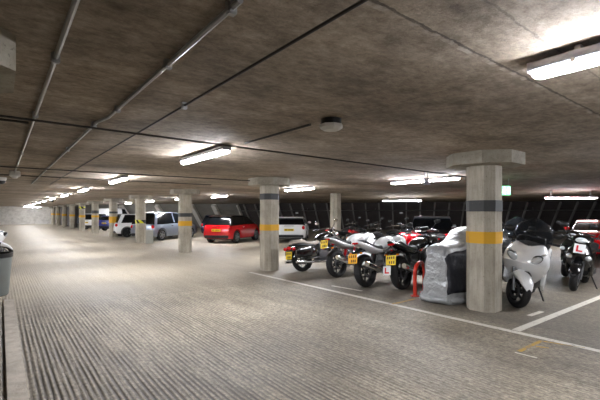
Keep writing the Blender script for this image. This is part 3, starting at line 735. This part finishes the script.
def cruiser(label, loc, hd):
    t = thing('cruiser_motorcycle', label, 'motorcycle', (loc[0], loc[1], 0), head(hd), lean=math.radians(-7))
    wb = 1.55
    bike_wheel(t, 0, .31, .09, rim='rim'); bike_wheel(t, wb, .32, .06, rim='rim', nm='front_wheel')
    fender(0, .36, .2, 2.95, .12).build('rear_mudguard', 'gloss_black', t, mx=Matrix.Translation((0, 0, .31)))
    fender(wb, .36, .4, 2.6, .085).build('front_mudguard', 'gloss_black', t, mx=Matrix.Translation((0, 0, .32)))
    for s in (-1, 1):
        b = MB(); b.loft([(-.36, .50, .03, .08, s*.20), (-.30, .50, .075, .14, s*.21), (.05, .50, .085, .16, s*.22), (.28, .50, .07, .14, s*.21), (.34, .5, .03, .08, s*.20)], p=3); b.build('pannier', 'gloss_black', t)
        b = MB(); b.tube([(.9, s*.12, .45), (.85, s*.16, .2), (.3, s*.2, .22), (-.38, s*.22, .27)], .035, 10); b.build('exhaust_pipe', 'chrome', t)
        q = MB(); q.ell((-.40, s*.17, .60), (.045, .045, .045)); q.build('indicator', 'tail', t)
        b = MB(); b.tube([(wb, s*.1, .32), (wb-.36, s*.1, 1.0)], .025, 8); b.build('fork', 'chrome', t)
        q = MB(); q.tube([(.97, s*.25, 1.08), (1.02, s*.36, 1.24)], .007, 6); q.ell((1.01, s*.38, 1.27), (.02, .075, .05)); q.build('mirror', 'chrome', t)
        MB().tube([(.98, s*.28, 1.08), (.84, s*.40, 1.04)], .02, 8).build('grip', 'black', t)
    b = MB(); b.box((.68, 0, .38), (.46, .3, .28), bev=.06); b.box((.6, 0, .6), (.16, .26, .24), rot=(0, -.3, 0), bev=.03); b.box((.82, 0, .6), (.16, .26, .24), rot=(0, .4, 0), bev=.03)
    b.build('engine', 'steel', t)
    b = MB()
    for s in (-1, 1): b.tube([(0, s*.13, .31), (.5, s*.13, .34), (1.0, s*.12, .28), (1.2, s*.05, .88)], .022, 8)
    b.tube([(1.2, 0, .88), (.5, 0, .72), (.1, 0, .66)], .03, 8); b.build('frame', 'black', t)
    b = MB(); b.loft([(.55, .78, .08, .06), (.68, .82, .15, .11), (.9, .87, .16, .12), (1.08, .89, .12, .09), (1.15, .89, .05, .04)], p=2.4); b.build('fuel_tank', 'gloss_black', t)
    b = MB(); b.loft([(-.34, .74, .08, .03), (-.25, .77, .13, .055), (.0, .77, .15, .06), (.12, .73, .15, .05), (.4, .70, .16, .06), (.6, .74, .09, .05)], p=3); b.build('seat', 'tan', t)
    MB().loft([(-.36, .68, .07, .03), (-.2, .70, .14, .05), (.3, .65, .16, .06), (.6, .68, .08, .05)], p=3).build('seat_base', 'black', t)
    MB().tube([(1.16, -.1, 1.0), (1.12, -.12, 1.1), (.98, -.28, 1.08)], .013, 8).tube([(1.16, .1, 1.0), (1.12, .12, 1.1), (.98, .28, 1.08)], .013, 8).tube([(1.12, -.12, 1.1), (1.12, .12, 1.1)], .013, 8).build('handlebar', 'chrome', t)
    MB().lathe([(.03, -.12), (.09, -.04), (.1, .04)], (1.32, 0, .92), 'x', 18).build('headlight_shell', 'chrome', t)
    MB().ell((1.36, 0, .92), (.02, .09, .09)).build('headlight_lens', 'clear', t)
    MB().ell((-.42, 0, .62), (.05, .07, .05)).build('tail_light', 'tail', t)
    MB().box((-.40, 0, .46), (.02, .2, .3), rot=(0, .15, 0), bev=.006).build('plate_hanger', 'black', t)
    plate_on(t, (-.435, 0, .44), (0, .15, 0), 'plate', .22, .19, rows=2)
    MB().tube([(.55, .14, .26), (.5, .28, .045)], .012, 6).build('side_stand', 'black', t)
    return t

ra = P(303, 271.5); cruiser('black cruiser with red tail lights, pale seat and yellow plate, right of the second column', ra, 86)
motorcycle('grey-tailed sports motorcycle with white tank beside the black cruiser', P(338, 277.5), 84, 'white', tailc='greysil', tank='white', naked=False, fairing=True, plate_pos=(-.36, 0, .80), tall=.9, red_frame=True)
motorcycle('white and black sports motorcycle with orange-yellow plate', P(367, 287), 84, 'white', tailc='white', tank='white', plate='plate_o', plate_pos=(-.36, 0, .60), tall=.7)
motorcycle('black motorcycle with red learner plate below its yellow plate', P(403, 289.5), 84, 'gloss_black', lplate=True, bars='high', plate_pos=(-.30, 0, .60), fairing=True, tall=.8)
motorcycle('bright red sports motorcycle in the second row behind the black one', (9.35, 5.95), 283, 'red', tall=.8, plate='plate_o')
motorcycle('black motorcycle with orange-yellow plate behind the red hoop', (8.35, 5.05), 90, 'black', plate='plate_o', fairing=False, plate_pos=(-.30, 0, .72))
motorcycle('dark motorcycle with chrome bars in the second row behind the white one', (8.9, 7.6), 90, 'black', fairing=False, bars='high')
motorcycle('dark motorcycle with small red tail in the second row behind the grey one', (9.4, 8.95), 88, 'gloss_black', tailc='dkred', fairing=False, bars='high')
motorcycle('dark motorcycle with upright mirrors farthest back, before the pale column', (9.6, 10.3), 92, 'black', fairing=True, bars='high', tall=1.1)

# ------------------------------------------------------------------ scooters
def scooter(label, loc, hd, paint, screen=True, maxi=True, steer=0, lplate=False, lean=-7, seatc='seat'):
    """loc = ground point of the front wheel"""
    wb = 1.42 if maxi else 1.24
    rz = head(hd); loc = Vector((loc[0], loc[1], 0))-Matrix.Rotation(rz, 3, 'Z') @ Vector((wb, 0, 0))
    t = thing('scooter', label, 'scooter', loc, rz, lean=math.radians(lean))
    S = Matrix.Translation((wb, 0, 0)) @ Matrix.Rotation(steer, 4, 'Z') @ Matrix.Translation((-wb, 0, 0))
    r = .27 if maxi else .25; k = 1.0 if maxi else .8
    bike_wheel(t, 0, r, .07); bike_wheel(t, wb, r, .06, nm='front_wheel', mx=S)
    # front mudguard
    b = MB(); b.loft([(wb-.26, r+.10, .05, .05), (wb-.18, r+.20, .095*k, .07), (wb-.02, r+.27, .12*k, .075), (wb+.10, r+.225, .115*k, .06), (wb+.19, r+.16, .095, .05), (wb+.25, r+.09, .05, .03)], p=2.4)
    b.build('front_mudguard', paint, t, mx=S)
    for s in (-1, 1): MB().tube([(wb, s*.085, r), (wb-.10, s*.085, r+.36)], .024, 8).build('fork', 'steel', t, mx=S)
    # apron / front fairing as horizontal slices (z, x, half width, half depth)
    if maxi:
        st = [(.40, wb-.32, .17, .07), (.50, wb-.26, .25, .11), (.62, wb-.18, .31, .17), (.74, wb-.12, .335, .21), (.86, wb-.13, .32, .20), (.96, wb-.19, .27, .17), (1.04, wb-.25, .21, .12), (1.09, wb-.30, .15, .07)]
    else:
        st = [(.40, wb-.28, .15, .05), (.50, wb-.22, .20, .08), (.62, wb-.16, .225, .12), (.74, wb-.14, .21, .13), (.84, wb-.18, .16, .10), (.92, wb-.22, .12, .07)]
    MB().loft(st, axis='z', n=26, p=2.1).build('front_apron', paint, t)
    # side wings
    for s in (-1, 1):
        pts = [(wb-.42, .28), (wb-.22, .40), (wb-.18, .62), (wb-.16, .84*k+.1), (wb-.36, .92*k+.08), (wb-.5, .74), (wb-.48, .5)]
        MB().prism(pts, .03, inset=.03, rnd=.025, yc=s*(.27 if maxi else .19)).build('leg_shield', paint, t)
        if maxi:
            MB().ell((wb+.012, s*.145, .805), (.072, .155, .066), rot=(s*.60, .45, -s*.5)).build('headlight_surround', 'black', t)
            MB().ell((wb+.03, s*.145, .80), (.07, .145, .058), rot=(s*.60, .45, -s*.5)).build('headlight', 'clear', t)
            MB().ell((wb-.03, s*.235, .90), (.05, .055, .02), rot=(s*.5, .3, -s*.6)).build('indicator', 'clear', t)
        else:
            MB().ell((wb-.06, s*.15, .66), (.05, .06, .05), rot=(0, .2, -s*.5)).build('indicator', 'clear', t)
    if maxi: MB().loft([(.47, wb-.14, .12, .08), (.54, wb-.08, .13, .07), (.60, wb-.06, .09, .05)], axis='z').build('recess_shade', 'black', t)  # black solid stands in for the shaded recess under the nose
    if not maxi:
        MB().loft([(.90, wb-.22, .13, .07), (.97, wb-.18, .17, .10), (1.04, wb-.22, .16, .09), (1.09, wb-.27, .09, .05)], axis='z').build('handlebar_cowl', paint, t, mx=S)
        MB().ell((wb-.10, 0, .985), (.04, .10, .055)).build('headlight', 'clear', t, mx=S)
    # floor tunnel, body, seat
    b = MB(); b.loft([(wb-.3, .40, .16, .12), (wb-.45, .36, .20, .10), (.75, .36, .21, .11), (.6, .40, .2, .14)], p=3.5); b.build('footboard', 'black', t)
    hz = .02 if maxi else -.04
    b = MB(); b.loft([(.78, .50, .13, .12), (.66, .54+hz, .19*k+.02, .16), (.35, .58+hz, .23*k, .16), (.05, .62+hz, .22*k, .13), (-.22, .68+hz, .15*k, .09), (-.38, .72+hz, .06, .04)], p=2.5); b.build('body_panels', paint, t)
    b = MB(); b.loft([(.80, .72+hz, .09, .04), (.7, .75+hz, .15, .06), (.4, .77+hz, .18, .07), (.22, .79+hz, .17, .07), (.12, .85+hz, .17, .07), (-.15, .87+hz, .15, .06), (-.28, .88+hz, .08, .03)], p=3); b.build('seat', seatc, t)
    MB().loft([(-.42, .76+hz, .12, .015), (-.2, .78+hz, .2*k, .02), (.0, .76+hz, .2*k, .015)]).build('grab_rail', 'black', t)
    MB().ell((-.36, 0, .70+hz), (.05, .12*k, .04)).build('tail_light', 'tail', t)
    b = MB(); b.box((.12, .1, .30), (.5, .14, .2), bev=.05); b.build('engine_case', 'steel', t)
    b = MB(); b.loft([(.2, .30, .05, .05, -.17), (.1, .32, .07, .08, -.18), (-.25, .40, .065, .075, -.19), (-.32, .42, .03, .04, -.19)], p=2.2); b.build('exhaust', 'black', t)
    plate_on(t, (-.40, 0, .52), (0, .3, 0), 'plate', .2, .17, rows=2)
    hz2 = 1.06 if maxi else 1.03; hx = wb-.40 if maxi else wb-.27
    b = MB(); b.tube([(hx-.08, -.34, hz2), (hx, -.16, hz2+.02), (hx, .16, hz2+.02), (hx-.08, .34, hz2)], .014, 8); b.build('handlebar', 'black', t, mx=None if maxi else S)
    for s in (-1, 1):
        MB().tube([(hx-.05, s*.26, hz2), (hx-.10, s*.375, hz2-.005)], .02, 8).build('grip', 'black', t)
        q = MB(); mz = hz2+(.14 if maxi else .2)
        q.tube([(hx+(.12 if maxi else 0), s*.20, hz2-(.02)), (hx+(.12 if maxi else .0), s*.30, mz)], .009, 6); q.ell((hx+(.11 if maxi else -.01), s*.34, mz+.02), (.035, .085, .055)); q.build('mirror', 'black', t)
    if screen:
        vs = []; fs = []; n = 12; hgt = .46 if maxi else .3
        for i in range(9):
            u = i/8; hw_ = (.25+.04*math.sin(u*PI))*(1 if u < .75 else 1-.5*((u-.75)/.25)**2)
            for jx in range(n+1):
                w2 = -1+2*jx/n; vs.append((wb-.06-.30*u-.16*w2*w2*(1-.3*u), w2*hw_, .98+hgt*u-.05*w2*w2))
        for i in range(8):
            for jx in range(n): fs.append((i*(n+1)+jx, i*(n+1)+jx+1, (i+1)*(n+1)+jx+1, (i+1)*(n+1)+jx))
        so = MB().add(vs, fs).build('windscreen', 'screen', t); md = so.modifiers.new('thickness', 'SOLIDIFY'); md.thickness = .005
        MB().loft([(.97, wb-.26, .24, .14), (1.06, wb-.30, .23, .12), (1.14, wb-.36, .2, .08)], axis='z', n=22).build('dashboard', 'black', t)
    MB().tube([(.62, .16, .30), (.66, .30, .04), (.70, .31, .04)], .013, 6).build('side_stand', 'black', t)
    if lplate:
        mx = Matrix.Translation((wb-.005, 0, .83)) @ Matrix.Rotation(PI, 4, 'Z') @ Matrix.Rotation(.2, 4, 'Y')
        o = MB().box((0, 0, 0), (.008, .18, .18), bev=.002).build('learner_plate', 'wplate', t, mx=mx); o['label'] = 'white plate with a red letter L'
        MB().box((-.006, .035, 0), (.003, .032, .12)).box((-.006, 0, -.046), (.003, .1, .03)).build('letter', 'lred', o, mx=mx)
    return t
scooter('white maxi scooter with smoked windscreen facing the aisle beside the nearest column', P(515, 307), 257, 'white', steer=.74, lean=-10)
scooter('black scooter with a red learner L plate on its front', P(573, 291), 262, 'gloss_black', maxi=False, screen=False, lplate=True)
scooter('dark scooter with tall windscreen behind the white maxi scooter', (9.0, 4.05), 268, 'black')
scooter('black scooter between the white maxi scooter and the learner scooter, farther back', (10.6, 3.35), 268, 'gloss_black', screen=False, maxi=False)
scooter('white and black scooter at the left edge beyond the grey tub', (.06, 15.2), 90, 'white', screen=True, maxi=True, seatc='seat')
motorcycle('black motorcycle at the left edge behind the white scooter', (-1.78, 17.4), 90, 'gloss_black', bars='high')

# ------------------------------------------------------------------ covered motorcycle
def covered():
    t = thing('covered_motorcycle', 'motorcycle under a silver and black cover beside the nearest column', 'motorcycle', (5.78, 3.72, 0), head(88))
    rnd = random.Random(3)
    xs = [0, .02, .07, .14, .25, .4, .55, .7, .85, 1.0, 1.12, 1.22, 1.32, 1.45, 1.6, 1.75, 1.85, 1.9]
    def hgt(x):
        pts = [(0, .82), (.07, .95), (.25, .99), (.45, .97), (.66, 1.02), (.85, 1.15), (1.0, 1.23), (1.15, 1.26), (1.3, 1.2), (1.5, 1.0), (1.75, .8), (1.9, .6)]
        for (a, b_), (c, d) in zip(pts, pts[1:]):
            if a <= x <= c: return b_+(d-b_)*(x-a)/(c-a)
        return .5
    def wid(x):
        pts = [(0, .20), (.07, .25), (.3, .30), (.6, .33), (1.05, .38), (1.3, .37), (1.6, .28), (1.9, .14)]
        for (a, b_), (c, d) in zip(pts, pts[1:]):
            if a <= x <= c: return b_+(d-b_)*(x-a)/(c-a)
        return .2
    N = 40
    def ring(x):
        H, Wd = hgt(x), wid(x); out = []
        for j in range(N+1):
            u = j/N; a = PI*u; c_, s_ = math.cos(a), math.sin(a)
            if u <= .36 or u >= .64:
                v_ = min(u, 1-u)/.36; z = H*.90*v_; y = -Wd*math.copysign(1-.22*v_**3, c_)*(1+.12*(1-z/H))
            else:
                q_ = (u-.36)/.28; z = H*(.90+.10*math.sin(PI*q_)**.6); y = -Wd*.78*math.cos(PI*q_)*1.012
            wv = .014*math.sin(11*x+5*math.sin(4*z))*(1-.5*z/H)+.012*math.sin(23*z+7*x)+.010*math.sin(37*x+3*u)*(1-z/H)
            y += wv*(1 if y > 0 else -1)
            xo = .03*(1-z/H)*(-1 if x < .4 else 0)+.012*math.sin(9*z+14*y)
            out.append((x+xo, y, max(z, .004)))
        return out
    R = [ring(x) for x in xs]
    def patch(j0, j1, i0, i1, name, m, cap=None, grow=0):
        b = MB(); vs = []; fs = []
        for i in range(i0, i1+1):
            for jj in range(j0, j1+1): vs.append(R[i][jj])
        w_ = j1-j0+1
        for i in range(i1-i0):
            for jj in range(w_-1): fs.append((i*w_+jj, i*w_+jj+1, (i+1)*w_+jj+1, (i+1)*w_+jj))
        return b, vs, fs
    n = len(xs)-1
    # black side panels above the hem: angular index ranges
    top0, top1 = 14, 26
    for nm, m, j0, j1, i0, i1 in (('side_panel', 'cov_b', 3, top0, 1, n-2), ('side_panel', 'cov_b', top1, N-3, 1, n-2)):
        b, vs, fs = patch(j0, j1, i0, i1, nm, m); o = b.add(vs, fs).build(nm, m, t, sharp=80); o['label'] = 'black side panel of the cover'
        md = o.modifiers.new('thickness', 'SOLIDIFY'); md.thickness = .012; md.offset = 0
    b = MB()
    for j0, j1, i0, i1 in ((0, 3, 0, n), (N-3, N, 0, n), (top0, top1, 0, n), (3, top0, 0, 1), (top1, N-3, 0, 1), (3, top0, n-2, n), (top1, N-3, n-2, n)):
        _, vs, fs = patch(j0, j1, i0, i1, '', ''); b.add(vs, fs)
    for idx in (0, n):
        v = R[idx]; b.add(v, [tuple(range(N+1))])
    # crumpled hem on the floor
    for s in (-1, 1):
        pts = []; 
        for i in range(14):
            x = .02+i*.135; pts.append((x, s*(wid(min(x, 1.9))*1.1+.02+.018*math.sin(i*2.3)), .055+.02*math.sin(i*1.7)))
        b.tube(pts, .052, 8)
    b.tube([(-.02, -.24, .06), (-.06, -.1, .07), (-.05, .08, .05), (-.02, .24, .06)], .055, 8)
    b.build('cover', 'cov_s', t, sharp=80)
    return t
covered()

# ------------------------------------------------------------------ red hoop
hp = P(415, 296); c = thing('hoop_barrier', 'red tubular hoop barrier on the floor beside the covered motorcycle', 'barrier', hp, math.radians(12))
pts = [(0, 0, 0), (0, 0, .42)]+[(.21-.21*math.cos(a), 0, .42+.17*math.sin(a)) for a in [PI*i/12 for i in range(1, 12)]]+[(.42, 0, .42), (.42, 0, 0)]
MB().tube(pts, .034, 12).build('hoop', 'hoop', c)
MB().lathe([(.08, 0), (.08, .012)], (0, 0, 0), 'z', 16).build('foot_plate', 'hoop', c)
MB().lathe([(.08, 0), (.08, .012)], (.42, 0, 0), 'z', 16).build('foot_plate', 'hoop', c)

# ------------------------------------------------------------------ tub at left, bollard box, small signs
tb = thing('waste_tub', 'tapered grey tub with dark rim on the floor at the left edge', 'tub', (-.11, 9.0, 0))
MB().lathe([(.22, 0), (.235, .02), (.285, .68), (.285, .70), (.26, .70), (.24, .55)], (0, 0, 0), 'z', 28).build('tub_body', 'bin', tb)
MB().lathe([(.285, .69), (.305, .70), (.305, .765), (.285, .775), (.262, .765), (.262, .69)], (0, 0, 0), 'z', 28, closed=True).build('rim', 'black', tb)
MB().lathe([(.255, .60), (.262, .70), (.12, .73)], (0, 0, 0), 'z', 20).build('contents', 'soil', tb)
bb = P(149.5, 243.5); bt = thing('bollard_box', 'low pale grey box beside the hazard-taped column', 'box', bb, -.3)
MB().box((0, 0, .32), (.34, .34, .64), bev=.02).build('box_body', 'bollard', bt)
MB().box((0, 0, .655), (.37, .37, .03), bev=.008).build('lid', 'bollard', bt)
def smallsign(px, py, label):
    zc_ = 31.4 if px > 350 else 33; z = EYE+(HOR-py)/FPX*zc_
    # on the slope's rail, facing the bays
    q = D(px, zc_); t_ = (Vector((q.x, q.y))-A0).dot(LD)
    p = slope_pt(t_, .27, .34); o = thing('wall_sign', label, 'sign', p, math.atan2(LD.y, LD.x))
    MB().box((0, 0, 0), (.26, .02, .15), bev=.005).build('plate', 'wplate', o)
    MB().tube([(0, .012, .05), (0, .05, .12)], .01, 6).build('bracket', 'galv', o)
smallsign(291, 211, 'small white sign on the dark wall above the white car')
smallsign(401, 211, 'small white sign on the dark wall above the red motorcycle')
